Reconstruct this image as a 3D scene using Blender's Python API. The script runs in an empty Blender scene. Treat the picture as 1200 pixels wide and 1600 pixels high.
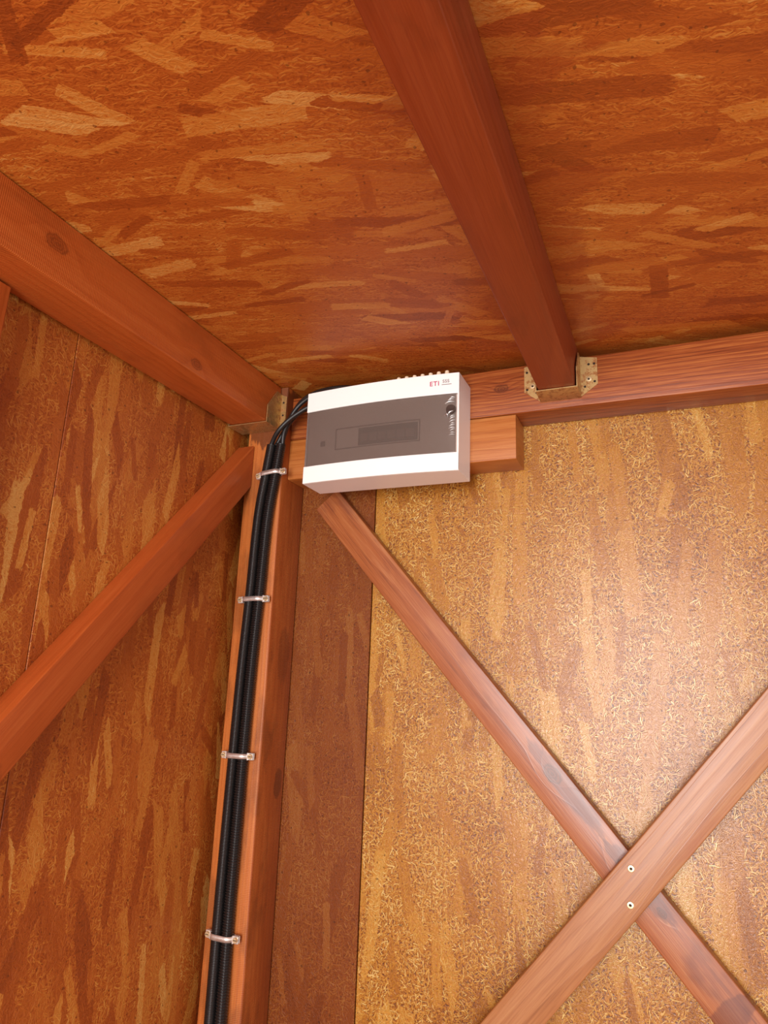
import bpy, bmesh, math, random
from mathutils import Vector, Matrix, noise as mnoise

scene = bpy.context.scene
COL = scene.collection

# ------------------------------------------------------------------ camera
cam_data = bpy.data.cameras.new('camera')
cam = bpy.data.objects.new('camera', cam_data)
COL.objects.link(cam)
YAW, PITCH, ROLL, FPX = 0.40648248, 0.24848626, 0.03742692, 1084.52
fw = Vector((-math.sin(YAW) * math.cos(PITCH), math.cos(YAW) * math.cos(PITCH), math.sin(PITCH)))
r0 = Vector((math.cos(YAW), math.sin(YAW), 0))
u0 = r0.cross(fw)
rt = r0 * math.cos(ROLL) + u0 * math.sin(ROLL)
up = rt.cross(fw)
m = Matrix((rt, up, -fw)).transposed().to_4x4()
m.translation = Vector((0.0, -1.25, 1.55))
cam.matrix_world = m
cam_data.sensor_fit = 'VERTICAL'
cam_data.sensor_height = 36.0
cam_data.lens = 36.0 * FPX / 1600.0
cam_data.clip_start = 0.02
scene.camera = cam

# ------------------------------------------------------------------ world, lights, exposure
world = bpy.data.worlds.new('world')
scene.world = world
world.use_nodes = True
wbg = world.node_tree.nodes['Background']
wbg.inputs[0].default_value = (1.0, 0.96, 0.93, 1)
wbg.inputs[1].default_value = 0.68

def area_light(name, loc, target, sx, sy, power, color):
    d = bpy.data.lights.new(name, 'AREA')
    d.shape = 'RECTANGLE'; d.size = sx; d.size_y = sy
    d.energy = power; d.color = color
    o = bpy.data.objects.new(name, d)
    COL.objects.link(o)
    o.location = loc
    o.rotation_euler = (Vector(target) - Vector(loc)).to_track_quat('-Z', 'Y').to_euler()
    return o

# daylight through the open doorway the photographer stands in
area_light('doorway_daylight', (-0.17, -2.9, 1.44), (-0.1, 0.0, 1.48), 0.8, 1.5, 43.0, (1.0, 0.96, 0.94))

scene.view_settings.view_transform = 'Standard'
scene.view_settings.look = 'None'
scene.view_settings.exposure = 0.76
scene.view_settings.gamma = 1.0
scene.view_settings.use_curve_mapping = False

# ------------------------------------------------------------------ node helpers
class NT:
    def __init__(self, name):
        self.m = bpy.data.materials.new(name)
        self.m.use_nodes = True
        self.t = self.m.node_tree
        self.t.nodes.clear()
        self.out = self.t.nodes.new('ShaderNodeOutputMaterial')
    def n(self, kind, **kw):
        nd = self.t.nodes.new(kind)
        for k, v in kw.items():
            setattr(nd, k, v)
        return nd
    def link(self, a, b):
        self.t.links.new(a, b)
    def put(self, sock, v):
        if isinstance(v, bpy.types.NodeSocket):
            self.link(v, sock)
        else:
            sock.default_value = v
    def math(self, op, a, b=0.0, c=0.0, clamp=False):
        nd = self.n('ShaderNodeMath', operation=op, use_clamp=clamp)
        self.put(nd.inputs[0], a); self.put(nd.inputs[1], b); self.put(nd.inputs[2], c)
        return nd.outputs[0]
    def smooth(self, v, lo, hi, to0=0.0, to1=1.0):
        nd = self.n('ShaderNodeMapRange', interpolation_type='SMOOTHSTEP')
        self.put(nd.inputs[0], v)
        nd.inputs[1].default_value = lo; nd.inputs[2].default_value = hi
        nd.inputs[3].default_value = to0; nd.inputs[4].default_value = to1
        return nd.outputs[0]
    def mix(self, f, a, b, mode='MIX'):
        nd = self.n('ShaderNodeMix', data_type='RGBA', blend_type=mode)
        self.put(nd.inputs[0], f); self.put(nd.inputs[6], a); self.put(nd.inputs[7], b)
        return nd.outputs[2]
    def mixf(self, f, a, b):
        nd = self.n('ShaderNodeMix', data_type='FLOAT')
        self.put(nd.inputs[0], f); self.put(nd.inputs[2], a); self.put(nd.inputs[3], b)
        return nd.outputs[0]
    def comb(self, x, y, z=0.0):
        nd = self.n('ShaderNodeCombineXYZ')
        self.put(nd.inputs[0], x); self.put(nd.inputs[1], y); self.put(nd.inputs[2], z)
        return nd.outputs[0]
    def sep(self, v):
        nd = self.n('ShaderNodeSeparateXYZ'); self.link(v, nd.inputs[0])
        return nd.outputs[0], nd.outputs[1], nd.outputs[2]
    def noise(self, vec, scale, detail=2.0, rough=0.5, dim='3D'):
        nd = self.n('ShaderNodeTexNoise', noise_dimensions=dim)
        self.link(vec, nd.inputs['Vector'])
        nd.inputs['Scale'].default_value = scale
        nd.inputs['Detail'].default_value = detail
        nd.inputs['Roughness'].default_value = rough
        return nd
    def ramp(self, f, stops):
        nd = self.n('ShaderNodeValToRGB')
        self.put(nd.inputs[0], f)
        el = nd.color_ramp.elements
        while len(el) < len(stops): el.new(0.5)
        for e, (p, c) in zip(el, stops):
            e.position = p; e.color = (*c, 1)
        return nd.outputs[0]
    def principled(self, color, rough, normal=None, **kw):
        b = self.n('ShaderNodeBsdfPrincipled')
        self.put(b.inputs['Base Color'], color); self.put(b.inputs['Roughness'], rough)
        if normal is not None: self.link(normal, b.inputs['Normal'])
        for k, v in kw.items(): self.put(b.inputs[k.replace('_', ' ')], v)
        self.link(b.outputs[0], self.out.inputs[0])
        return b
    def bump(self, h, strength, dist):
        nd = self.n('ShaderNodeBump')
        nd.inputs['Strength'].default_value = strength
        nd.inputs['Distance'].default_value = dist
        self.link(h, nd.inputs['Height'])
        return nd.outputs[0]

def srgb(r, g, b):
    f = lambda c: (c / 255 / 12.92) if c / 255 <= 0.04045 else ((c / 255 + 0.055) / 1.055) ** 2.4
    return (f(r), f(g), f(b))

# ------------------------------------------------------------------ materials
def osb_material(name, axes, ramp, rough, seed=0.0, spread=1.0, strand_amount=0.5, strand_mix=0.7, chip_mix=0.5, streak_mix=0.3,
                 bump=0.5, stain_shade=None, spec=0.5, size=1.0, chip_size=1.0, chip_turn=1.57, gain=1.0, turn=0.0):
    """Strand board. axes = (long axis, short axis) of the strands in object space."""
    T = NT(name)
    ramp = [(q, tuple(c * gain for c in col)) for q, col in ramp]
    tc = T.n('ShaderNodeTexCoord')
    xyz = T.sep(tc.outputs['Object'])
    u, v = xyz[axes[0]], xyz[axes[1]]
    p = T.comb(T.math('ADD', u, seed), T.math('ADD', v, seed * 1.7), 0.0)
    if turn:                             # strands laid at a slant to the panel edge
        tr_ = T.n('ShaderNodeVectorRotate', rotation_type='Z_AXIS')
        T.link(p, tr_.inputs['Vector']); tr_.inputs['Angle'].default_value = -turn
        p = tr_.outputs[0]
    def warped(scale, amp, detail):
        w = T.noise(p, scale, detail, 0.65, '2D')
        wv = T.n('ShaderNodeVectorMath', operation='MULTIPLY_ADD')
        T.link(w.outputs['Color'], wv.inputs[0])
        wv.inputs[1].default_value = (amp, amp, 0); T.link(p, wv.inputs[2])
        return wv.outputs[0]
    pw = warped(90.0, 0.007, 4.0)
    pf = warped(60.0, 0.006, 1.0)

    def flakes(src, off, cu, cv, L, W, angle0, amp):
        """one flake per jittered cell, each turned by its own angle -> mask, random tone, random pick, local coords"""
        sh = T.n('ShaderNodeVectorMath', operation='ADD'); T.link(src, sh.inputs[0]); sh.inputs[1].default_value = (off, off * 0.61, 0)
        sc = T.n('ShaderNodeVectorMath', operation='MULTIPLY'); T.link(sh.outputs[0], sc.inputs[0]); sc.inputs[1].default_value = (1 / cu, 1 / cv, 1)
        vo = T.n('ShaderNodeTexVoronoi', voronoi_dimensions='2D', feature='F1', distance='EUCLIDEAN')
        T.link(sc.outputs[0], vo.inputs['Vector']); vo.inputs['Scale'].default_value = 1.0; vo.inputs['Randomness'].default_value = 0.9
        dl = T.n('ShaderNodeVectorMath', operation='SUBTRACT'); T.link(sc.outputs[0], dl.inputs[0]); T.link(vo.outputs['Position'], dl.inputs[1])
        un = T.n('ShaderNodeVectorMath', operation='MULTIPLY'); T.link(dl.outputs[0], un.inputs[0]); un.inputs[1].default_value = (cu, cv, 0)
        col = T.n('ShaderNodeSeparateColor'); T.link(vo.outputs['Color'], col.inputs[0])
        r, g, b_ = col.outputs[0], col.outputs[1], col.outputs[2]
        ang = T.math('MULTIPLY_ADD', T.math('SUBTRACT', r, 0.5), 2 * amp, angle0)
        ro = T.n('ShaderNodeVectorRotate', rotation_type='Z_AXIS'); T.link(un.outputs[0], ro.inputs['Vector']); T.link(ang, ro.inputs['Angle'])
        a_, c_, _ = T.sep(ro.outputs[0])
        sizef = T.math('MULTIPLY_ADD', b_, 0.8, 0.6)
        aa = T.math('DIVIDE', T.math('ABSOLUTE', a_), T.math('MULTIPLY', sizef, L / 2))
        cc = T.math('DIVIDE', T.math('ABSOLUTE', c_), T.math('MULTIPLY', sizef, W / 2))
        return a_, c_, aa, cc, g, T.math('FRACT', T.math('MULTIPLY', T.math('ADD', r, b_), 7.31))

    # fine chips: several crossing layers
    chip = None; chip_h = None
    nz = T.noise(pf, 260.0, 2.0, 0.6, '2D').outputs[0]
    for i, (c, L, W) in enumerate([(0.0110, .0150, .0026), (0.0130, .0190, .0022), (0.0095, .0120, .0019), (0.0150, .0220, .0024)]):
        a_, c_, aa, cc, g, pk = flakes(pf, 1.3 + 2.7 * i, c * chip_size * (1.6 if chip_turn < 1 else 1.0), c * chip_size * (0.7 if chip_turn < 1 else 1.0), L * chip_size, W * chip_size, (0.4 + 0.8 * i) if chip_turn > 1 else 0.0, chip_turn)
        m = T.math('MULTIPLY', T.smooth(aa, 1.0, 0.8), T.smooth(cc, 1.0, 0.6))
        tone = g
        if chip is None:
            chip = T.math('MULTIPLY_ADD', T.math('SUBTRACT', nz, 0.5), 1.7, 0.36)
            chip_h = T.math('MULTIPLY', nz, 0.25)
        chip = T.mixf(m, chip, T.math('MULTIPLY_ADD', tone, 0.66, 0.32))
        chip_h = T.mixf(m, chip_h, T.math('MULTIPLY_ADD', tone, 0.35, 0.40))
    stq = T.n('ShaderNodeVectorMath', operation='MULTIPLY'); T.link(p, stq.inputs[0]); stq.inputs[1].default_value = (11.0, 160.0, 1)
    stk = T.noise(stq.outputs[0], 1.0, 4.0, 0.65, '2D').outputs[0]
    patch = T.noise(p, 8.0, 3.0, 0.6, '2D').outputs[0]
    t = T.math('MULTIPLY_ADD', T.math('SUBTRACT', chip, 0.5), chip_mix, 0.48)
    t = T.math('MULTIPLY_ADD', T.math('SUBTRACT', stk, 0.5), streak_mix, t)
    t = T.math('MULTIPLY_ADD', T.math('SUBTRACT', patch, 0.5), 0.35, t)
    h = T.math('MULTIPLY', chip_h, 0.8)
    # long strands
    defs = [(.17, .048, .21, .026, 0.05, 0.25), (.10, .050, .110, .021, 0.0, 0.9 * spread), (.15, .040, .150, .018, -0.08, 0.30),
            (.10, .060, .100, .020, 0.2, 1.5 * spread), (.19, .055, .230, .022, 0.03, 0.22), (.12, .042, .120, .016, 0.1, 0.6 * spread)]
    for i, (cu, cv, L, W, a0, amp) in enumerate(defs):
        a_, c_, aa, cc, g, pk = flakes(pw, 5.9 + 4.1 * i + seed, cu * size, cv * size, L * size, W * size, a0, amp)
        gv = T.comb(T.math('MULTIPLY', a_, 22.0), T.math('MULTIPLY', c_, 420.0), T.math('MULTIPLY', g, 50.0))
        grain = T.noise(gv, 1.0, 3.0, 0.65).outputs[0]
        gr = T.math('SUBTRACT', grain, 0.5)
        m = T.math('MULTIPLY', T.smooth(T.math('MULTIPLY_ADD', gr, 0.5, aa), 1.0, 0.97), T.smooth(T.math('MULTIPLY_ADD', gr, 0.30, cc), 1.0, 0.93))
        m = T.math('MULTIPLY', m, T.smooth(pk, 1.0 - strand_amount, 1.0 - strand_amount + 0.01))
        # worn, chipped-through spots
        m = T.math('MULTIPLY', m, T.smooth(T.math('MULTIPLY_ADD', nz, 0.35, T.math('MULTIPLY', grain, 0.75)), 0.36, 0.46))
        tn = T.math('MULTIPLY_ADD', T.math('SUBTRACT', g, 0.46), strand_mix, 0.5)
        tn = T.math('MULTIPLY_ADD', gr, 0.38, tn)
        t = T.mixf(T.math('MULTIPLY', m, 0.80), t, tn)
        h = T.mixf(m, h, T.math('MULTIPLY_ADD', g, 0.35, T.math('MULTIPLY_ADD', grain, 0.12, 0.42)))
    t = T.math('MULTIPLY_ADD', T.math('SUBTRACT', chip, 0.45), chip_mix * 0.30, t)
    broad = T.noise(p, 3.0, 2.0, 0.5, '2D').outputs[0]
    t = T.math('MULTIPLY_ADD', T.math('SUBTRACT', broad, 0.5), 0.30, t, True)
    col = T.ramp(t, ramp)
    sp = T.noise(p, 150.0, 0.0, 0.5, '2D').outputs[0]
    col = T.mix(T.smooth(sp, 0.83, 0.86, 0.0, 0.6), col, (*[c * 0.6 for c in ramp[0][1]], 1))
    if stain_shade is not None:
        # slopped brush stains, with shade beside the timber painted into the colour, ragged edge
        axis, centre, half, colour = stain_shade
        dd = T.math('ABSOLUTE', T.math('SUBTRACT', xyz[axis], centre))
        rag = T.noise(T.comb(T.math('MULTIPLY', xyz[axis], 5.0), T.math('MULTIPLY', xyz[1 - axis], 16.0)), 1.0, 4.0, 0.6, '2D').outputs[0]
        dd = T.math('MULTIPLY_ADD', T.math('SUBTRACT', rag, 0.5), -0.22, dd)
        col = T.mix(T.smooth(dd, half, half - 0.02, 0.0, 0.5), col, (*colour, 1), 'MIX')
    nrm = T.bump(chip_h, bump, 0.0020)
    T.principled(col, T.math('MULTIPLY_ADD', t, -0.08, rough + 0.04), nrm, Specular_IOR_Level=spec)
    return T.m

def wood_material(name, dark, mid, light, pith=(0.03, 0.09), rings=95.0, knots=(), patch=0.35, rough=0.42,
                  saw=0.0, seed=0.0, contrast=1.0, patch_color=None, spec=0.5, blotches=(), face_tint=None, gain=0.82):
    """Stained sawn timber, length along local X.  knots: (x, v, radius, axis of v: 1 or 2)."""
    T = NT(name)
    dark, mid, light = [tuple(c * gain for c in q) for q in (dark, mid, light)]
    tc = T.n('ShaderNodeTexCoord')
    x, y, z = T.sep(tc.outputs['Object'])
    xs = T.math('ADD', x, seed)
    lo = T.noise(T.comb(T.math('MULTIPLY', xs, 1.6), T.math('MULTIPLY', y, 9.0), T.math('MULTIPLY', z, 9.0)), 1.0, 2.0, 0.5)
    yy = T.math('ADD', y, pith[0]); zz = T.math('ADD', z, pith[1])
    rad = T.math('SQRT', T.math('ADD', T.math('MULTIPLY', yy, yy), T.math('MULTIPLY', zz, zz)))
    rad = T.math('MULTIPLY_ADD', T.math('SUBTRACT', lo.outputs[0], 0.5), 0.034, rad)
    knot_dark = None
    for (kx, kv, kr, ax) in knots:
        dx = T.math('SUBTRACT', x, kx); dv = T.math('SUBTRACT', (y if ax == 1 else z), kv)
        d2 = T.math('ADD', T.math('MULTIPLY', T.math('MULTIPLY', dx, 0.62), T.math('MULTIPLY', dx, 0.62)), T.math('MULTIPLY', dv, dv))
        dn = T.math('DIVIDE', T.math('SQRT', d2), kr)
        g = T.math('EXPONENT', T.math('MULTIPLY', T.math('MULTIPLY', dn, dn), -0.28))
        rad = T.math('MULTIPLY_ADD', g, kr * 1.3, rad)
        wob = T.noise(tc.outputs['Object'], 120.0, 2.0, 0.5).outputs[0]
        dn2 = T.math('MULTIPLY_ADD', T.math('SUBTRACT', wob, 0.5), 0.7, dn)
        k = T.smooth(dn2, 1.15, 0.75)
        ringlet = T.math('MULTIPLY_ADD', T.math('SINE', T.math('MULTIPLY', dn2, 17.0)), 0.22, 0.6)
        k = T.math('MULTIPLY', k, ringlet)
        knot_dark = k if knot_dark is None else T.math('MAXIMUM', knot_dark, k)
    ringv = T.math('MULTIPLY', rad, rings)
    fr = T.math('FRACT', ringv)
    late = T.math('POWER', fr, 2.2)
    late = T.math('MULTIPLY', late, T.smooth(fr, 1.0, 0.93))
    fib = T.noise(T.comb(T.math('MULTIPLY', xs, 14.0), T.math('MULTIPLY', y, 520.0), T.math('MULTIPLY', z, 520.0)), 1.0, 3.0, 0.6).outputs[0]
    streak = T.noise(T.comb(T.math('MULTIPLY', xs, 3.0), T.math('MULTIPLY', y, 60.0), T.math('MULTIPLY', z, 60.0)), 1.0, 3.0, 0.6).outputs[0]
    t = T.math('MULTIPLY_ADD', T.math('SUBTRACT', late, 0.35), -0.28 * contrast, 0.50)
    t = T.math('MULTIPLY_ADD', T.math('SUBTRACT', fib, 0.5), 1.15 * contrast, t)
    t = T.math('MULTIPLY_ADD', T.math('SUBTRACT', streak, 0.5), 0.55 * contrast, t, True)
    col = T.ramp(t, [(0.0, dark), (0.5, mid), (1.0, light)])
    pn = T.noise(T.comb(T.math('MULTIPLY', xs, 6.0), T.math('MULTIPLY', y, 16.0), T.math('MULTIPLY', z, 16.0)), 1.0, 4.0, 0.6).outputs[0]
    pc = patch_color or tuple(c * 0.55 for c in mid)
    col = T.mix(T.smooth(pn, 0.52, 0.68, 0.0, patch), col, (*pc, 1))
    for (bx, bv, bl, bw, ax, strength) in blotches:      # dark blotches: stains on the braces, dark top and marks on the post
        e = T.math('ADD', T.math('POWER', T.math('ABSOLUTE', T.math('DIVIDE', T.math('SUBTRACT', x, bx), bl)), 2.0),
                   T.math('POWER', T.math('ABSOLUTE', T.math('DIVIDE', T.math('SUBTRACT', (y if ax == 1 else z), bv), bw)), 2.0))
        wn = T.noise(T.comb(T.math('MULTIPLY', x, 25.0), T.math('MULTIPLY', y, 70.0), T.math('MULTIPLY', z, 70.0)), 1.0, 3.0, 0.6).outputs[0]
        e = T.math('MULTIPLY_ADD', T.math('SUBTRACT', wn, 0.5), 1.9, e)
        col = T.mix(T.smooth(e, 1.05, 0.72, 0.0, strength), col, (*pc, 1))
    if face_tint is not None:     # one face multiplied by a darker tint
        ax, at, fc, amount = face_tint
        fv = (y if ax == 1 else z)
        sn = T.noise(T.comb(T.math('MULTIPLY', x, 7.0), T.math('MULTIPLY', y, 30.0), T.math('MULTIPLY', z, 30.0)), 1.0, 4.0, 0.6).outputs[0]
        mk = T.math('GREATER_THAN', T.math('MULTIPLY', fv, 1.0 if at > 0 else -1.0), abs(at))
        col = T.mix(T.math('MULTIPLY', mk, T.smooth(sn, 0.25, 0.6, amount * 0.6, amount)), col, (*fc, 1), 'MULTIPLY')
    if knot_dark is not None:
        col = T.mix(T.math('MULTIPLY', knot_dark, 0.85), col, (*[c * 0.55 for c in dark], 1))
    h = T.math('ADD', T.math('MULTIPLY', fib, 0.5), T.math('MULTIPLY', late, 0.35))
    if saw > 0:
        sw = T.math('SINE', T.math('MULTIPLY_ADD', x, 2300.0, T.math('MULTIPLY', lo.outputs[0], 20.0)))
        h = T.math('MULTIPLY_ADD', sw, saw, h)
        col = T.mix(T.smooth(sw, 0.0, 1.0, 0.0, saw * 0.35), col, (*[min(1, c * 1.25) for c in light], 1))
    nrm = T.bump(h, 0.30, 0.0008)
    rr = T.math('MULTIPLY_ADD', T.math('SUBTRACT', streak, 0.5), 0.25, rough)
    T.principled(col, rr, nrm, Specular_IOR_Level=spec)
    return T.m

def plain(name, color, rough, metal=0.0, spec=0.5, vary=0.0, scale=60.0, bump=0.0):
    T = NT(name)
    tc = T.n('ShaderNodeTexCoord')
    nz = T.noise(tc.outputs['Object'], scale, 3.0, 0.6).outputs[0]
    col = T.mix(T.smooth(nz, 0.35, 0.7, 0.0, vary), (*color, 1), (*[c * 0.6 for c in color], 1))
    nrm = T.bump(nz, bump, 0.0006) if bump else None
    T.principled(col, T.math('MULTIPLY_ADD', T.math('SUBTRACT', nz, 0.5), 0.12, rough), nrm, Metallic=metal, Specular_IOR_Level=spec)
    return T.m

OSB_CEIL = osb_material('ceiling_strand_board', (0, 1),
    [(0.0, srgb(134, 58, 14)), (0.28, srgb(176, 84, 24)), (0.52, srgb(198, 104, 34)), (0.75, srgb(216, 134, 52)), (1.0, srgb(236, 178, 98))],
    0.44, 0.7, 1.0, gain=0.80, turn=0.28, bump=0.3, chip_size=0.8, chip_turn=0.6, spec=0.5, strand_amount=0.38, strand_mix=0.84, chip_mix=0.40, streak_mix=0.6, stain_shade=(0, -0.68, 0.085, srgb(150, 62, 20)))
OSB_LEFT = osb_material('left_wall_strand_board', (2, 1),
    [(0.0, srgb(126, 54, 14)), (0.28, srgb(172, 82, 24)), (0.52, srgb(194, 104, 36)), (0.75, srgb(214, 136, 54)), (1.0, srgb(232, 176, 96))],
    0.46, 4.3, 0.5, strand_amount=0.34, strand_mix=0.85, chip_mix=0.50, streak_mix=0.45, chip_size=0.75, gain=0.78, bump=0.4)
OSB_STRIP = osb_material('red_strand_board', (2, 0),
    [(0.0, srgb(122, 54, 14)), (0.30, srgb(164, 80, 24)), (0.52, srgb(184, 96, 32)), (0.75, srgb(204, 122, 52)), (1.0, srgb(224, 160, 88))],
    0.42, 8.1, 0.4, strand_amount=0.22, gain=0.42, spec=0.35, strand_mix=0.5, chip_size=0.7, chip_mix=0.5, streak_mix=0.25)
OSB_BACK = osb_material('golden_strand_board', (2, 0),
    [(0.0, srgb(110, 56, 14)), (0.25, srgb(168, 100, 28)), (0.50, srgb(202, 134, 44)), (0.75, srgb(222, 164, 72)), (1.0, srgb(244, 206, 128))],
    0.31, 2.6, 0.35, spec=0.65, gain=0.74, chip_size=0.70, strand_amount=0.19, strand_mix=0.52, chip_mix=0.86, streak_mix=0.2, bump=0.8)

RED = (srgb(146, 58, 18), srgb(192, 92, 34), srgb(212, 120, 56))
POSTC = (srgb(150, 70, 26), srgb(200, 112, 50), srgb(222, 142, 74))
PINK = (srgb(120, 58, 38), srgb(186, 106, 68), srgb(214, 142, 98))

def metal_material(name, base, rust, amount):
    T = NT(name)
    tc = T.n('ShaderNodeTexCoord')
    a = T.noise(tc.outputs['Object'], 90.0, 4.0, 0.65).outputs[0]
    b = T.noise(tc.outputs['Object'], 400.0, 2.0, 0.6).outputs[0]
    f = T.smooth(T.math('MULTIPLY_ADD', b, 0.3, a), 0.62, 0.78, 0.0, amount)
    col = T.mix(f, (*base, 1), (*rust, 1))
    T.principled(col, T.mixf(f, 0.38, 0.7), T.bump(b, 0.2, 0.0004), Metallic=T.mixf(f, 0.85, 0.1))
    return T.m

HANGER = metal_material('stained_galvanised_steel', srgb(206, 176, 120), srgb(150, 84, 30), 0.85)
ZINC = metal_material('bright_zinc', srgb(240, 236, 232), srgb(170, 130, 100), 0.15)
BRASS = plain('pale_screw_metal', srgb(236, 214, 170), 0.35, 0.7)
HOLE = plain('dark_recess', srgb(40, 20, 12), 0.8)
BLACK = plain('black_conduit_plastic', srgb(26, 23, 23), 0.30, 0.0, 0.5)
CABLE = plain('black_cable_sheath', srgb(30, 28, 28), 0.42, 0.0, 0.5)
WHITE = plain('white_plastic', srgb(251, 249, 246), 0.30, 0.0, 0.5)
WHITE_SIDE = plain('white_body_plastic', srgb(244, 238, 236), 0.40, 0.0, 0.4)
CREAM = plain('cream_plastic', srgb(246, 226, 196), 0.4)
INNER = plain('grey_white_inner_panel', srgb(240, 222, 212), 0.5)
BREAKER = plain('dark_grey_breaker_window', srgb(58, 42, 38), 0.5)
BREAKER2 = plain('mid_grey_breaker_plastic', srgb(120, 96, 88), 0.5)
MAGENTA = plain('magenta_print', srgb(190, 60, 100), 0.5)
GREYINK = plain('grey_print', srgb(150, 140, 142), 0.5)

def smoked_material():
    T = NT('smoked_door_plastic')
    tr = T.n('ShaderNodeBsdfTransparent'); tr.inputs[0].default_value = (0.86, 0.82, 0.80, 1)
    df = T.n('ShaderNodeBsdfDiffuse'); df.inputs[0].default_value = (*srgb(122, 111, 104), 1)
    gl = T.n('ShaderNodeBsdfGlossy'); gl.inputs['Roughness'].default_value = 0.16
    gl.inputs[0].default_value = (0.9, 0.9, 0.9, 1)
    fr = T.n('ShaderNodeFresnel'); fr.inputs[0].default_value = 1.5
    a = T.n('ShaderNodeMixShader'); a.inputs[0].default_value = 0.42
    T.link(tr.outputs[0], a.inputs[1]); T.link(df.outputs[0], a.inputs[2])
    b = T.n('ShaderNodeMixShader'); T.link(fr.outputs[0], b.inputs[0])
    T.link(a.outputs[0], b.inputs[1]); T.link(gl.outputs[0], b.inputs[2])
    T.link(b.outputs[0], T.out.inputs[0])
    return T.m
SMOKED = smoked_material()
def film_material():
    T = NT('clear_protective_film')
    tr = T.n('ShaderNodeBsdfTransparent'); tr.inputs[0].default_value = (0.95, 0.95, 0.95, 1)
    gl = T.n('ShaderNodeBsdfGlossy'); gl.inputs['Roughness'].default_value = 0.38
    a = T.n('ShaderNodeMixShader'); a.inputs[0].default_value = 0.85
    T.link(tr.outputs[0], a.inputs[1]); T.link(gl.outputs[0], a.inputs[2])
    T.link(a.outputs[0], T.out.inputs[0])
    return T.m
FILM = film_material()

# ------------------------------------------------------------------ object helpers
def link_obj(name, mesh, mat, parent=None, loc=None, rot=None):
    o = bpy.data.objects.new(name, mesh)
    COL.objects.link(o)
    if mat is not None:
        mesh.materials.clear()
        for mm in (mat if isinstance(mat, (list, tuple)) else [mat]):
            mesh.materials.append(mm)
    if parent is not None: o.parent = parent
    if loc is not None: o.location = loc
    if rot is not None: o.rotation_euler = rot
    return o

def bm_obj(name, bm, mat, parent=None, loc=None, rot=None, smooth=False):
    me = bpy.data.meshes.new(name)
    bmesh.ops.recalc_face_normals(bm, faces=bm.faces)
    bm.to_mesh(me); bm.free()
    if smooth:
        for p in me.polygons: p.use_smooth = True
    return link_obj(name, me, mat, parent, loc, rot)

def thing(o, label, cat, group=None):
    o['label'] = label; o['category'] = cat
    if group: o['group'] = group
    return o

def empty(name, loc, label, cat, group=None):
    o = bpy.data.objects.new(name, None); COL.objects.link(o)
    o.location = loc; o.empty_display_size = 0.02
    return thing(o, label, cat, group)

def add_box(bm, lo, hi, bevel=0.0, seg=2):
    r = bmesh.ops.create_cube(bm, size=1.0)
    vs = r['verts']
    for v in vs:
        v.co = Vector([lo[i] + (v.co[i] + 0.5) * (hi[i] - lo[i]) for i in range(3)])
    if bevel > 0:
        es = list({e for v in vs for e in v.link_edges})
        bmesh.ops.bevel(bm, geom=es, offset=bevel, segments=seg, affect='EDGES', profile=0.6)

def add_cyl(bm, p0, p1, r0_, r1_=None, seg=20, cap=True):
    p0, p1 = Vector(p0), Vector(p1)
    if r1_ is None: r1_ = r0_
    d = p1 - p0
    M = Matrix.Translation((p0 + p1) / 2) @ d.to_track_quat('Z', 'Y').to_matrix().to_4x4()
    bmesh.ops.create_cone(bm, cap_ends=cap, segments=seg, radius1=r0_, radius2=r1_, depth=d.length, matrix=M)

def timber(name, p0, p1, width_dir, width, thick, mat, seed=0, bevel=0.003, warp=0.0012, end_plane=None):
    """Sawn timber from p0 to p1 (centre line), local X along it, local Y = width_dir, local Z = thickness."""
    p0, p1 = Vector(p0), Vector(p1)
    X = (p1 - p0); L = X.length; X.normalize()
    Y = Vector(width_dir); Y = (Y - X * Y.dot(X)).normalized()
    Z = X.cross(Y)
    n = max(8, int(L / 0.05))
    prof = []
    hw, ht, b = width / 2, thick / 2, bevel
    for sx, sy in ((1, 1), (-1, 1), (-1, -1), (1, -1)):
        cx, cy = sx * (hw - b), sy * (ht - b)
        a0 = {(1, 1): 0, (-1, 1): 90, (-1, -1): 180, (1, -1): 270}[(sx, sy)]
        for k in range(4):
            a = math.radians(a0 + 30 * k)
            prof.append((cx + b * math.cos(a), cy + b * math.sin(a)))
    bm = bmesh.new(); ringsv = []
    for i in range(n + 1):
        x = -L / 2 + L * i / n
        vs = []
        for (py, pz) in prof:
            o1 = mnoise.noise(Vector((x * 3.1 + seed * 7.3, py * 9, pz * 9))) * warp
            o2 = mnoise.noise(Vector((x * 3.7 + seed * 3.9, 5 + py * 9, pz * 9))) * warp
            vs.append(bm.verts.new((x, py + o1, pz + o2)))
        ringsv.append(vs)
    m_ = len(prof)
    for i in range(n):
        for j in range(m_):
            f = bm.faces.new((ringsv[i][j], ringsv[i][(j + 1) % m_], ringsv[i + 1][(j + 1) % m_], ringsv[i + 1][j]))
            f.smooth = True
    bm.faces.new(ringsv[0]); bm.faces.new(list(reversed(ringsv[-1])))
    if end_plane is not None:            # plumb cut at the far end, on the plane y = end_plane
        for v in ringsv[-1]:
            v.co.x += (end_plane - (p1.y + Y.y * v.co.y + Z.y * v.co.z)) / X.y
    o = bm_obj(name, bm, mat)
    try:
        o.data.set_sharp_from_angle(angle=math.radians(25))
    except Exception:
        pass
    o.matrix_world = Matrix((X, Y, Z)).transposed().to_4x4()
    o.location = (p0 + p1) / 2
    return o

def to_local(parent, p):
    return parent.matrix_basis.inverted() @ Vector(p)

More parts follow.
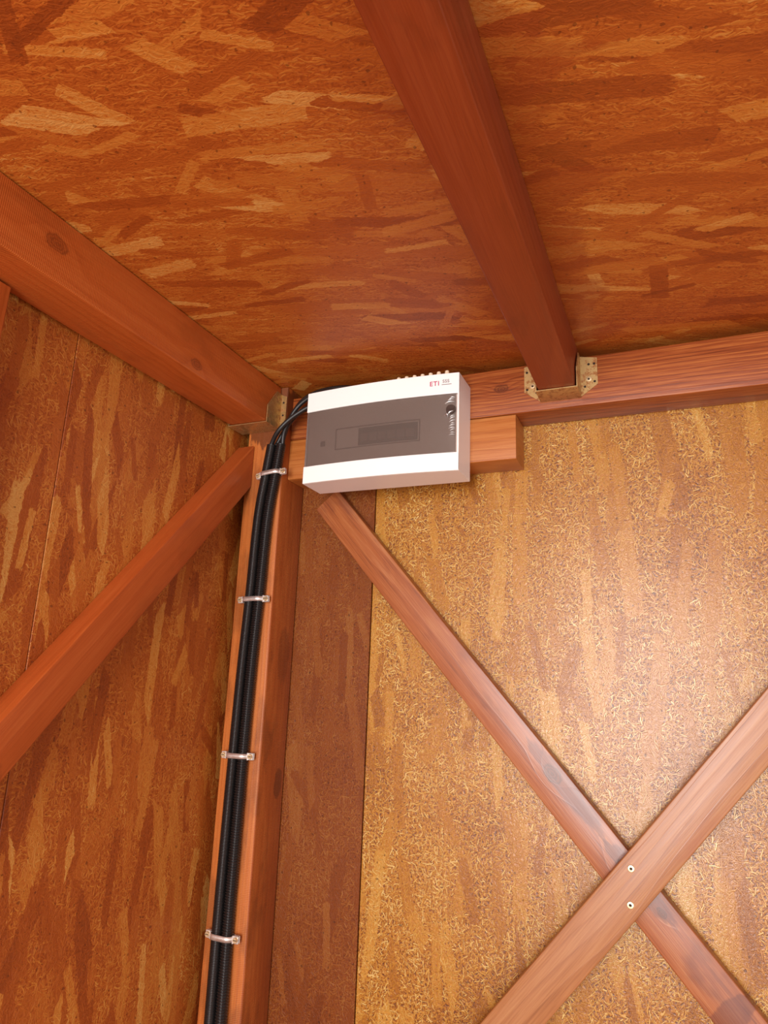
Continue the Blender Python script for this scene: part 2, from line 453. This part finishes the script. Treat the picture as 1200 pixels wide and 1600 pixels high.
# ------------------------------------------------------------------ setting: shell
ZC = 2.156                      # underside of the ceiling boards
XL = -0.838                     # inner face of left wall
def slab(name, lo, hi, mat, parent=None, bevel=0.0):
    c = [(lo[i] + hi[i]) / 2 for i in range(3)]
    bm = bmesh.new()
    add_box(bm, [lo[i] - c[i] for i in range(3)], [hi[i] - c[i] for i in range(3)], bevel, 1)
    return bm_obj(name, bm, mat, parent, c)

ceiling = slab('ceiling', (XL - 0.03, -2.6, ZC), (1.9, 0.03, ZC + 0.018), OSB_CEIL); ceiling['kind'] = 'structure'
floor = slab('floor', (XL - 0.03, -2.6, -0.02), (1.9, 0.03, 0.0), plain('floor_boarding', srgb(160, 108, 66), 0.6, vary=0.4)); floor['kind'] = 'structure'
OUTER = plain('outer_cladding', srgb(120, 62, 28), 0.7, vary=0.4)
wall_back = slab('wall_back', (XL - 0.03, 0.0125, 0.0), (1.9, 0.03, ZC), OUTER); wall_back['kind'] = 'structure'
wall_left = slab('wall_left', (XL - 0.03, -2.6, 0.0), (XL - 0.0125, 0.0125, ZC), OUTER); wall_left['kind'] = 'structure'
def panel(lo, hi, mat, parent, tilt=None):
    o = slab('strand_board_panel', lo, hi, mat, None, 0.0008)
    o.parent = parent; o.location = Vector(o.location) - Vector(parent.location)
    if tilt: o.rotation_euler = tilt
    return o
panel((XL, 0.0 - 0.0015, 0.0), (-0.5580, 0.0125, ZC), OSB_STRIP, wall_back)['label'] = 'narrow board stained darker red'
panel((-0.5565, 0.0, 0.0), (1.9, 0.0125, ZC), OSB_BACK, wall_back)['label'] = 'broad board stained lighter gold'
panel((XL - 0.0125, -0.5340, 0.0), (XL, -0.0016, ZC), OSB_LEFT, wall_left)
panel((XL - 0.0125, -2.6, 0.0), (XL - 0.0004, -0.5350, ZC), OSB_LEFT, wall_left)

# ------------------------------------------------------------------ timbers
POST_M = wood_material('post_wood', *POSTC, pith=(0.06, 0.07), rings=120, saw=0.35, seed=1.0, patch=0.45, contrast=0.7,
                       knots=[(-0.13, -0.008, 0.011, 2)], face_tint=(1, 0.0425, (0.66, 0.50, 0.42), 1.0), patch_color=srgb(92, 44, 22),
                       blotches=[(1.035, 0.0, 0.085, 0.06, 1, 0.85), (0.53, 0.01, 0.06, 0.022, 2, 0.35), (0.29, 0.022, 0.03, 0.014, 2, 0.6)])
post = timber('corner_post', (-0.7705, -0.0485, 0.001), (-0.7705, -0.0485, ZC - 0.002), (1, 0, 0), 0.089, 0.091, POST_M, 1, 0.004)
thing(post, 'square orange-brown corner post carrying the two black conduits', 'post')

BEAM_M = wood_material('beam_wood', srgb(116, 50, 20), srgb(170, 84, 36), srgb(214, 128, 62), pith=(0.10, 0.02), rings=150, seed=2.0, patch=0.25,
                       knots=[(-0.7165, 0.006, 0.009, 1), (0.0, 0.012, 0.008, 1)], contrast=1.5, rough=0.38, spec=0.4, gain=0.70)
beam = timber('wall_beam', (-0.7255, -0.0357, 2.0915), (1.60, -0.0357, 2.0915), (0, 0, 1), 0.0930, 0.0712, BEAM_M, 2, 0.003)
thing(beam, 'long brown horizontal beam under the ceiling, along the back wall', 'beam')

BLOCK_M = wood_material('block_wood', srgb(158, 78, 26), srgb(206, 122, 54), srgb(228, 156, 84), pith=(0.09, 0.01), rings=60, seed=3.4, patch=0.3, contrast=0.8, gain=0.72)
block = timber('support_block', (-0.7255, -0.0357, 2.0010), (-0.2533, -0.0357, 2.0010), (0, 0, 1), 0.0860, 0.0712, BLOCK_M, 3, 0.003)
thing(block, 'short bright orange timber block behind the white fuse box, under the beam', 'block')

RAFT_M = wood_material('rafter_wood', srgb(126, 46, 14), srgb(164, 68, 24), srgb(188, 94, 42), pith=(0.02, 0.12), rings=70, seed=4.0, patch=0.45, contrast=0.55, rough=0.5, gain=0.68)
raft = timber('rafter', (-0.1715, -2.5, 2.1085), (-0.1715, -0.0735, 2.1085), (1, 0, 0), 0.0630, 0.0920, RAFT_M, 4, 0.003, 0.0008)
thing(raft, 'dark red-brown rafter crossing the ceiling to the steel hanger on the beam', 'rafter')

RAFL_M = wood_material('side_rafter_wood', *RED, pith=(0.10, 0.03), rings=80, seed=5.0, patch=0.35, saw=0.3, contrast=0.6,
                       knots=[(0.624, -0.006, 0.013, 2), (0.93, 0.028, 0.010, 2)])
rafl = timber('rafter', (-0.7850, -2.5, 2.1085), (-0.7850, -0.0965, 2.1085), (1, 0, 0), 0.0860, 0.0920, RAFL_M, 5, 0.003, 0.0008)
thing(rafl, 'orange-red rafter running along the top of the left wall', 'rafter')

ang1 = math.atan(1.155)
def b1(x): return 1.55 - 0.3853 - 1.155 * x
B1_M = wood_material('brace_wood_knotted', srgb(108, 52, 26), srgb(182, 102, 52), srgb(212, 144, 88), pith=(0.02, 0.05), rings=85, seed=6.0, patch=0.55,
                     patch_color=srgb(98, 46, 34), contrast=0.9, rough=0.34, spec=0.6, gain=0.72,
                     knots=[(-0.083, 0.012, 0.012, 1), (0.086, 0.008, 0.012, 1), (0.157, 0.010, 0.006, 1), (0.356, -0.013, 0.009, 1)],
                     blotches=[(-0.06, 0.016, 0.10, 0.015, 1, 0.6), (0.11, 0.012, 0.07, 0.016, 1, 0.65), (0.45, 0.004, 0.09, 0.034, 1, 0.8), (0.30, 0.0, 0.018, 0.04, 1, 0.6)])
xa, xb = -0.6555, 0.330
br1 = timber('wall_brace', (xa, -0.0145, b1(xa)), (xb, -0.0145, b1(xb)), (1, 0, 1 / 1.155), 0.0610, 0.0270, B1_M, 6, 0.002)
thing(br1, 'knotty brown diagonal brace running down right from below the white fuse box', 'brace')

def b2(x): return 1.55 - 0.1632 + 1.185 * x
B2_M = wood_material('brace_wood_pale', srgb(146, 82, 42), srgb(198, 130, 76), srgb(224, 164, 106), pith=(0.05, 0.06), rings=110, seed=7.0, patch=0.35,
                     patch_color=srgb(150, 82, 58), contrast=0.8, rough=0.36, spec=0.5, gain=0.66)
xa, xb = -0.900, 0.480
xa = -0.78
br2 = timber('wall_brace', (xa, -0.0415, b2(xa)), (xb, -0.0415, b2(xb)), (-1, 0, 1 / 1.185), 0.0648, 0.0262, B2_M, 7, 0.002)
thing(br2, 'pale pinkish diagonal brace rising to the right, crossing over the knotty brace', 'brace')

B3_M = wood_material('brace_wood_red', srgb(140, 54, 20), srgb(184, 86, 34), srgb(206, 114, 54), pith=(0.04, 0.03), rings=60, seed=8.0, patch=0.3, contrast=0.55,
                     blotches=[(0.42, 0.0, 0.045, 0.05, 1, 0.5)])
def b3(y): return 1.55 + 0.2804 + 1.08 * (y + 0.2398)
ya, yb = -1.70, -0.1200
br3 = timber('wall_brace', (XL + 0.0205, ya, b3(ya)), (XL + 0.0205, yb, b3(yb)), (0, -1, 1 / 1.08), 0.0613, 0.0410, B3_M, 8, 0.003, 0.0008, -0.0960)
thing(br3, 'red-brown diagonal brace on the left wall, rising towards the corner post', 'brace')

STUD_M = wood_material('stud_wood', *RED, pith=(0.05, 0.07), rings=80, seed=9.0, patch=0.3, contrast=0.6)
stud = timber('wall_stud', (XL + 0.016, -0.732, 1.30), (XL + 0.016, -0.722, 2.058), (0, 1, 0), 0.085, 0.030, STUD_M, 9, 0.003)
thing(stud, 'upright batten at the left edge of the photo, below the side rafter', 'stud')

# ------------------------------------------------------------------ screws
def screw_mesh():
    bm = bmesh.new()
    n = 20
    # ring head with a recessed drive, facing -Y, seated at y=0
    prof = [(0.0060, 0.0), (0.0062, -0.0006), (0.0052, -0.0016), (0.0026, -0.0018), (0.0021, -0.0006)]
    rr = []
    for (r_, y_) in prof:
        rr.append([bm.verts.new((r_ * math.cos(2 * math.pi * k / n), y_, r_ * math.sin(2 * math.pi * k / n))) for k in range(n)])
    for a, b in zip(rr[:-1], rr[1:]):
        for k in range(n):
            bm.faces.new((a[k], a[(k + 1) % n], b[(k + 1) % n], b[k]))
    f = bm.faces.new(rr[-1]); f.material_index = 1
    bmesh.ops.recalc_face_normals(bm, faces=bm.faces)
    me = bpy.data.meshes.new('screw'); bm.to_mesh(me); bm.free()
    me.materials.append(BRASS); me.materials.append(HOLE)
    return me
SCREW = screw_mesh()
def screw(parent, world, scale=1.0, name='screw'):
    o = bpy.data.objects.new(name, SCREW); COL.objects.link(o)
    o.parent = parent
    pm = parent.matrix_basis.copy()
    o.matrix_basis = pm.inverted() @ Matrix.Translation(world) @ Matrix.Scale(scale, 4)
    return o
screw(br2, (-0.0909, -0.0545, 1.3021), 0.85); screw(br2, (-0.0942, -0.0545, 1.2523), 0.85)

# ------------------------------------------------------------------ joist hangers
def plate_poly(bm, pts, normal, t):
    vs = [bm.verts.new(p) for p in pts]
    f = bm.faces.new(vs)
    r = bmesh.ops.extrude_face_region(bm, geom=[f])
    nv = [e for e in r['geom'] if isinstance(e, bmesh.types.BMVert)]
    bmesh.ops.translate(bm, verts=nv, vec=Vector(normal) * t)

def hanger(label, x0, x1, zb, yback, ears, screws, holes, w=0.0305):
    h = empty('joist_hanger', (0.5 * (x0 + x1), yback, zb), label, 'hanger')
    O = Vector(h.location)
    yf = yback - 0.0510
    T_ = 0.0016
    bm = bmesh.new()
    add_box(bm, (x0 - T_, yf, zb - T_), (x1 + T_, yback, zb))
    bmesh.ops.translate(bm, verts=bm.verts, vec=-O)
    bm_obj('seat', bm, HANGER, h)
    for s, x in ((-1, x0), (1, x1)):
        bm = bmesh.new()
        pts = [(x, yf, zb), (x, yback, zb), (x, yback, zb + 0.077), (x, yback - 0.020, zb + 0.077), (x, yf, zb + 0.036)]
        plate_poly(bm, pts, (s, 0, 0), T_)
        bmesh.ops.translate(bm, verts=bm.verts, vec=-O)
        bm_obj('side_plate', bm, HANGER, h)
    for s, x in ears:
        bm = bmesh.new()
        pts = [(x, yback, zb - 0.001), (x + s * w, yback, zb + 0.021), (x + s * w, yback, zb + 0.071), (x, yback, zb + 0.077)]
        if s < 0: pts = pts[::-1]
        plate_poly(bm, pts, (0, -1, 0), T_)
        bmesh.ops.translate(bm, verts=bm.verts, vec=-O)
        e = bm_obj('flange', bm, HANGER, h)
        for (hx, hz) in holes:
            bm = bmesh.new()
            add_cyl(bm, (x + s * hx, yback - T_ - 0.0001, zb + hz), (x + s * hx, yback - T_ - 0.0005, zb + hz), 0.0022, seg=12)
            bmesh.ops.translate(bm, verts=bm.verts, vec=-O)
            bm_obj('nail_hole', bm, HOLE, e)
        for (sx, sz) in screws:
            o = bpy.data.objects.new('screw', SCREW); COL.objects.link(o)
            o.parent = h; o.location = Vector((x + s * sx, yback - T_, zb + sz)) - O
            o.scale = (0.85,) * 3
    return h
hanger('rust-stained steel joist hanger under the rafter end, right of the white box', -0.2055, -0.1375, 2.0615, -0.0713,
       [(1, -0.1375), (-1, -0.2055)], [(0.0155, 0.0315)], [(0.0255, 0.0260), (0.0085, 0.018), (0.0255, 0.0600), (0.016, 0.0600)])
hanger('steel joist hanger under the left wall rafter, in the corner beside the cables', -0.8295, -0.7405, 2.0612, -0.0945,
       [(1, -0.7405)], [], [(0.007, 0.030), (0.007, 0.058)], 0.0138)

# ------------------------------------------------------------------ distribution box
BX0, BX1, BZ0, BZ1, BYB = -0.6480, -0.3387, 1.9222, 2.1072, -0.0716
BXC, BHW = (BX0 + BX1) / 2, (BX1 - BX0) / 2
def yfront(x): return -0.1440 - 0.0090 * (1 - ((x - BXC) / BHW) ** 2)
box = empty('fuse_box', (BXC, BYB, BZ0), 'white wall-mounted fuse box with smoked grey door, in the upper corner', 'fuse box')
BO = Vector(box.location)
def bowed(bm, x0, x1, z0, z1, off_front, y_back=None, off_back=None, n=26):
    rows = []
    for i in range(n + 1):
        x = x0 + (x1 - x0) * i / n
        yf = yfront(x) + off_front
        yb = y_back if y_back is not None else yfront(x) + off_back
        rows.append([bm.verts.new((x, yf, z0)), bm.verts.new((x, yf, z1)), bm.verts.new((x, yb, z1)), bm.verts.new((x, yb, z0))])
    for a, b in zip(rows[:-1], rows[1:]):
        for k in range(4):
            bm.faces.new((a[k], b[k], b[(k + 1) % 4], a[(k + 1) % 4]))
    bm.faces.new(rows[0]); bm.faces.new(rows[-1][::-1])
def finish(name, bm, mat, parent, bev=0.0, off=None):
    bmesh.ops.translate(bm, verts=bm.verts, vec=-(BO if off is None else off))
    o = bm_obj(name, bm, mat, parent)
    if bev:
        md = o.modifiers.new('bevel', 'BEVEL'); md.width = bev; md.segments = 2; md.limit_method = 'ANGLE'; md.angle_limit = math.radians(50)
    return o
DZ0, DZ1 = 1.9565, 2.0665        # door opening
bm = bmesh.new()
wt = 0.003
bowed(bm, BX0, BX1, BZ0, BZ0 + wt, 0.0035, BYB)
bowed(bm, BX0, BX1, BZ1 - wt, BZ1, 0.0035, BYB)
add_box(bm, (BX0, yfront(BX0) + 0.004, BZ0 + wt), (BX0 + wt, BYB, BZ1 - wt))
add_box(bm, (BX1 - wt, yfront(BX1) + 0.0005, BZ0 + wt), (BX1, BYB, BZ1 - wt))
add_box(bm, (BX0 + wt, BYB - 0.003, BZ0 + wt), (BX1 - wt, BYB, BZ1 - wt))
finish('housing', bm, WHITE_SIDE, box)
bm = bmesh.new(); bowed(bm, BX0, BX1, DZ1 + 0.0008, BZ1, 0.0, None, 0.0034)
finish('upper_cover', bm, WHITE, box, 0.0009)
bm = bmesh.new(); bowed(bm, BX0, BX1, BZ0, DZ0 - 0.0008, 0.0, None, 0.0034)
finish('lower_cover', bm, WHITE, box, 0.0009)
bm = bmesh.new(); bowed(bm, BX0 + 0.0012, BX1 - 0.0060, DZ0, DZ1, 0.0006, None, 0.0028)
door = finish('door', bm, SMOKED, box, 0.0006)
door['label'] = 'smoked grey translucent door'
bm = bmesh.new(); bowed(bm, BX0 + 0.0034, BX1 - 0.0034, BZ0 + 0.0034, BZ1 - 0.0034, 0.0085, None, 0.0105)
inner = finish('inner_panel', bm, INNER, box)
# breaker window with a row of breakers behind the door
def on_panel(x0, x1, z0, z1, front, thick, mat, name):
    bm = bmesh.new(); bowed(bm, x0, x1, z0, z1, front, None, front + thick, 6)
    return finish(name, bm, mat, inner)
on_panel(-0.5340, -0.4165, 1.9875, 2.0215, 0.0075, 0.001, BREAKER, 'breaker_window')
for k in range(6):
    x = -0.529 + k * 0.0182
    on_panel(x, x + 0.0155, 1.9935, 2.0095, 0.0062, 0.0012, BREAKER2, 'breaker')
for (x0, x1, z0, z1) in ((-0.5830, -0.4120, 2.0245, 2.0262), (-0.5830, -0.4120, 1.9840, 1.9857), (-0.5830, -0.5813, 1.9857, 2.0245), (-0.4137, -0.4120, 1.9857, 2.0245), (-0.4450, -0.4436, 1.9875, 2.0215)):
    on_panel(x0, x1, z0, z1, 0.0068, 0.0017, BREAKER2, 'window_frame')
on_panel(-0.6160, -0.6060, 1.9950, 2.0055, 0.0074, 0.001, BREAKER, 'square_plug')
# latch + crumpled protective film at the right edge of the door
bm = bmesh.new()
lx, lz = -0.3535, 2.0365
ly = yfront(lx) + 0.0006
add_cyl(bm, (lx, ly + 0.0005, lz), (lx, ly - 0.0022, lz), 0.0092, 0.0084, 28)
add_box(bm, (lx - 0.0066, ly - 0.0036, lz - 0.0011), (lx + 0.0066, ly - 0.002, lz + 0.0011), 0.0004, 1)
finish('latch', bm, plain('dark_smoked_latch', srgb(70, 56, 50), 0.3), door)
rnd = random.Random(5)
def film(bm, x0, z0, x1, z1, w, h):
    n = 10
    prev = None
    d = Vector((x1 - x0, 0, z1 - z0)); L = d.length; d.normalize(); nrm = Vector((-d.z, 0, d.x))
    for i in range(n + 1):
        t = i / n
        bend = math.sin(t * math.pi) * w * 1.6
        c = Vector((x0 + (x1 - x0) * t, 0, z0 + (z1 - z0) * t)) + nrm * bend
        yb = yfront(c.x) + 0.0004
        ww = w * (0.35 + 0.65 * math.sin(math.pi * min(1, t + 0.05)))
        cur = [bm.verts.new((c.x + nrm.x * s * ww, yb - hh * (0.4 + 0.6 * math.sin(math.pi * t)), c.z + nrm.z * s * ww)) for s, hh in ((-1, 0.0), (-0.4, h), (0.4, h * 0.8), (1, 0.0))]
        if prev:
            for k in range(3): bm.faces.new((prev[k], cur[k], cur[k + 1], prev[k + 1]))
        prev = cur
bm = bmesh.new()
film(bm, -0.3640, 2.0480, -0.3470, 2.0510, 0.0010, 0.0030)
film(bm, -0.3590, 2.0535, -0.3480, 2.0560, 0.0008, 0.0028)
film(bm, -0.3560, 2.0580, -0.3450, 2.0590, 0.0007, 0.0024)
film(bm, -0.3640, 2.0260, -0.3580, 2.0215, 0.0024, 0.0044)
film(bm, -0.3590, 2.0260, -0.3465, 2.0330, 0.0013, 0.0044)
for k in range(9):
    z = 2.0225 - k * 0.0042 + rnd.uniform(-.0008, .0008)
    film(bm, -0.3560 + rnd.uniform(-.001, .002), z - 0.001, -0.3455, z + rnd.uniform(-0.001, 0.003), 0.00055, 0.0022)
fl = finish('protective_film', bm, FILM, door)
for p in fl.data.polygons: p.use_smooth = True
# cable glands along the top
for k in range(7):
    gx = -0.4650 + k * 0.0160
    bm = bmesh.new()
    add_cyl(bm, (gx, -0.1215, BZ1 - 0.0005), (gx, -0.1215, BZ1 + 0.0100), 0.0062, 0.0060, 6)
    add_cyl(bm, (gx, -0.1215, BZ1 + 0.0100), (gx, -0.1215, BZ1 + 0.0165), 0.0046, 0.0036, 16)
    finish('cable_gland', bm, CREAM, box)
# printed marks on the upper cover
def lettering(text, size, x, z, mat, name, bold=0.0):
    cu = bpy.data.curves.new(name, 'FONT'); cu.body = text; cu.size = size; cu.extrude = 0.0002; cu.space_character = 1.12; cu.offset = bold
    tmp = bpy.data.objects.new(name, cu); COL.objects.link(tmp)
    dg = bpy.context.evaluated_depsgraph_get()
    me = bpy.data.meshes.new_from_object(tmp.evaluated_get(dg))
    bpy.data.objects.remove(tmp)
    o = link_obj(name, me, mat, box)
    sl = math.atan(0.018 * (x - BXC) / BHW ** 2)
    o.rotation_euler = (math.pi / 2, 0, sl)
    o.location = Vector((x, yfront(x) - 0.0003, z)) - BO
    return o
lettering('ETI', 0.0125, -0.3930, 2.0845, MAGENTA, 'logo_lettering', 0.00015)
lettering('SSS', 0.0085, -0.3690, 2.0890, GREYINK, 'small_lettering', 0.0002)
bm = bmesh.new(); bowed(bm, -0.3705, -0.3525, 2.0848, 2.0862, -0.0003, None, 0.0002, 4)
finish('printed_line', bm, GREYINK, box)

# ------------------------------------------------------------------ tubes
def catmull(pts, sub):
    P = [Vector(p) for p in pts]
    P = [P[0] * 2 - P[1]] + P + [P[-1] * 2 - P[-2]]
    out = []
    for i in range(1, len(P) - 2):
        a, b, c, d = P[i - 1:i + 3]
        for k in range(sub):
            t = k / sub
            out.append(0.5 * ((2 * b) + (c - a) * t + (2 * a - 5 * b + 4 * c - d) * t * t + (3 * b - a - 3 * c + d) * t ** 3))
    out.append(P[-2]); return out
def resample(path, step):
    out = [path[0]]; acc = 0
    for a, b in zip(path[:-1], path[1:]):
        L = (b - a).length; t = step - acc
        while t <= L:
            out.append(a.lerp(b, t / L)); t += step
        acc = L - (t - step)
    return out
def tube(bm, path, radius, seg, cap=True):
    n = len(path); prev = None; first = None
    nx = Vector((1, 0, 0))
    for i, p in enumerate(path):
        d = (path[min(i + 1, n - 1)] - path[max(i - 1, 0)]).normalized()
        nx = (nx - d * nx.dot(d)).normalized(); ny = d.cross(nx)
        r_ = radius(i) if callable(radius) else radius
        cur = [bm.verts.new(p + nx * r_ * math.cos(2 * math.pi * k / seg) + ny * r_ * math.sin(2 * math.pi * k / seg)) for k in range(seg)]
        if prev:
            for k in range(seg):
                f = bm.faces.new((prev[k], prev[(k + 1) % seg], cur[(k + 1) % seg], cur[k])); f.smooth = True
        else: first = cur
        prev = cur
    if cap:
        bm.faces.new(first[::-1]); bm.faces.new(prev)
CY = -0.0945 - 0.0113
def conduit(name_label, top_pts, pitch, depth):
    path = resample(catmull(top_pts, 24), pitch / 4)
    bm = bmesh.new()
    prof = [0.0, -depth, -depth, 0.0]
    tube(bm, path, lambda i: 0.0104 + prof[i % 4], 18)
    o0 = Vector(top_pts[-1])
    bmesh.ops.translate(bm, verts=bm.verts, vec=-o0)
    o = bm_obj('corrugated_conduit', bm, BLACK, None, o0)
    return thing(o, name_label, 'conduit')
LEFT = [(-0.7480, CY, 2.0230), (-0.7560, CY, 1.9600), (-0.7660, CY, 1.8700), (-0.7700, CY, 1.7200), (-0.7745, CY, 1.5900), (-0.7775, CY, 1.4200), (-0.7795, CY, 1.1800), (-0.7790, CY, 1.0200), (-0.7790, CY, 0.60), (-0.7790, CY, 0.002)]
RIGHT = [(-0.7262, CY, 2.0230), (-0.7335, CY, 1.9600), (-0.7437, CY, 1.8700), (-0.7485, CY, 1.7200), (-0.7530, CY, 1.5900), (-0.7560, CY, 1.4200), (-0.7580, CY, 1.1800), (-0.7575, CY, 1.0200), (-0.7575, CY, 0.60), (-0.7575, CY, 0.002)]
conduit('black corrugated conduit with fine ribs, left of the pair on the post', LEFT, 0.0026, 0.0010)
conduit('black corrugated conduit with coarse ribs, right of the pair on the post', RIGHT, 0.0044, 0.0026)

def cable(label, pts, r_):
    path = catmull(pts, 10)
    bm = bmesh.new(); tube(bm, path, r_, 14)
    o0 = Vector(pts[0]); bmesh.ops.translate(bm, verts=bm.verts, vec=-o0)
    return thing(bm_obj('black_cable', bm, CABLE, None, o0), label, 'cable')
cable('smooth black cable crossing from the left conduit into the white box side',
      [(-0.7500, CY, 2.0100), (-0.7460, -0.1090, 2.0270), (-0.7255, -0.1190, 2.0490), (-0.6994, -0.1190, 2.0715), (-0.6680, -0.1160, 2.0900), (-0.6484, -0.1120, 2.0980)], 0.0046)
cable('smooth black cable between the crossing cable and the top loop, entering the box side',
      [(-0.7460, CY + 0.004, 2.0100), (-0.7370, -0.0990, 2.0330), (-0.7190, -0.1010, 2.0620), (-0.6960, -0.1030, 2.0850), (-0.6690, -0.1030, 2.0960), (-0.6484, -0.1030, 2.0990)], 0.0046)
cable('smooth black cable arching highest, from the right conduit over the box top',
      [(-0.7265, CY, 2.0100), (-0.7240, -0.1020, 2.0400), (-0.7170, -0.0960, 2.0740), (-0.7055, -0.0950, 2.0990), (-0.6880, -0.0950, 2.1190), (-0.6620, -0.0950, 2.1310), (-0.6250, -0.0950, 2.1360), (-0.5850, -0.0950, 2.1330), (-0.5620, -0.0950, 2.1220), (-0.5540, -0.0950, 2.1085)], 0.0048)
cable('smooth black cable just under the highest one, bending over the box top',
      [(-0.7240, CY + 0.003, 2.0100), (-0.7190, -0.1100, 2.0420), (-0.7100, -0.1080, 2.0710), (-0.6985, -0.1070, 2.0930), (-0.6800, -0.1070, 2.1100), (-0.6550, -0.1070, 2.1215), (-0.6250, -0.1070, 2.1265), (-0.6000, -0.1070, 2.1220), (-0.5850, -0.1070, 2.1085)], 0.0046)

# ------------------------------------------------------------------ pipe clamps
def make_clamp(label, xc, z, tilt, rusty=False):
    root = empty('pipe_clamp', (xc, CY, z), label, 'clamp', 'pipe clamps on the conduits')
    root.rotation_euler = (0, tilt, 0)
    h = 0.0046; R_ = 0.0112; t = 0.0014; half = 0.0109
    def stadium(r_):
        pts = []
        for k in range(13):
            a = -math.pi / 2 + math.pi * k / 12
            pts.append((half + r_ * math.cos(a), r_ * math.sin(a)))
        for k in range(13):
            a = math.pi / 2 + math.pi * k / 12
            pts.append((-half + r_ * math.cos(a), r_ * math.sin(a)))
        return pts
    bm = bmesh.new()
    a, b = stadium(R_), stadium(R_ + t)
    n = len(a)
    va = [[bm.verts.new((x, y, zz)) for x, y in a] for zz in (-h, h)]
    vb = [[bm.verts.new((x, y, zz)) for x, y in b] for zz in (-h, h)]
    for k in range(n):
        j = (k + 1) % n
        bm.faces.new((vb[0][k], vb[0][j], vb[1][j], vb[1][k])).smooth = True
        bm.faces.new((va[0][k], va[1][k], va[1][j], va[0][j])).smooth = True
        bm.faces.new((va[0][k], va[0][j], vb[0][j], vb[0][k]))
        bm.faces.new((va[1][k], vb[1][k], vb[1][j], va[1][j]))
    band = bm_obj('band', bm, ZINC, root)
    for s in (-1, 1):
        bm = bmesh.new()
        x0 = half + R_ + t - 0.001
        add_box(bm, (min(s * x0, s * (x0 + 0.0115)), -0.0030, -0.0062), (max(s * x0, s * (x0 + 0.0115)), -0.0012, 0.0062), 0.0006, 1)
        add_box(bm, (min(s * x0, s * (x0 + 0.0115)), 0.0012, -0.0062), (max(s * x0, s * (x0 + 0.0115)), 0.0030, 0.0062), 0.0006, 1)
        add_box(bm, (min(s * x0, s * (x0 + 0.0022)), -0.0052, -0.0066), (max(s * x0, s * (x0 + 0.0022)), -0.0030, 0.0066), 0.0005, 1)
        bm_obj('lug', bm, ZINC, root)
        bm = bmesh.new()
        cx = s * (x0 + 0.0066)
        add_cyl(bm, (cx, -0.0064, 0), (cx, -0.0030, 0), 0.0040, 0.0046, 18)
        add_cyl(bm, (cx, -0.0030, 0), (cx, 0.0085, 0), 0.0018, seg=10)
        sc = bm_obj('screw', bm, BRASS, root)
        bm = bmesh.new()
        add_box(bm, (cx - 0.0034, -0.00655, -0.0006), (cx + 0.0034, -0.0064, 0.0006))
        bm_obj('slot', bm, HOLE, sc)
    return root
make_clamp('topmost pipe clamp, beside the white box corner where the cables leave the conduits', -0.7440, 1.9620, math.radians(-6))
make_clamp('second pipe clamp from the top, holding the black conduits against the post', -0.7612, 1.7080, math.radians(-2))
make_clamp('third pipe clamp from the top, below the middle of the conduit run', -0.7676, 1.4200, math.radians(0))
make_clamp('lowest pipe clamp in view, near the bottom end of the conduits', -0.7679, 1.1215, math.radians(1))
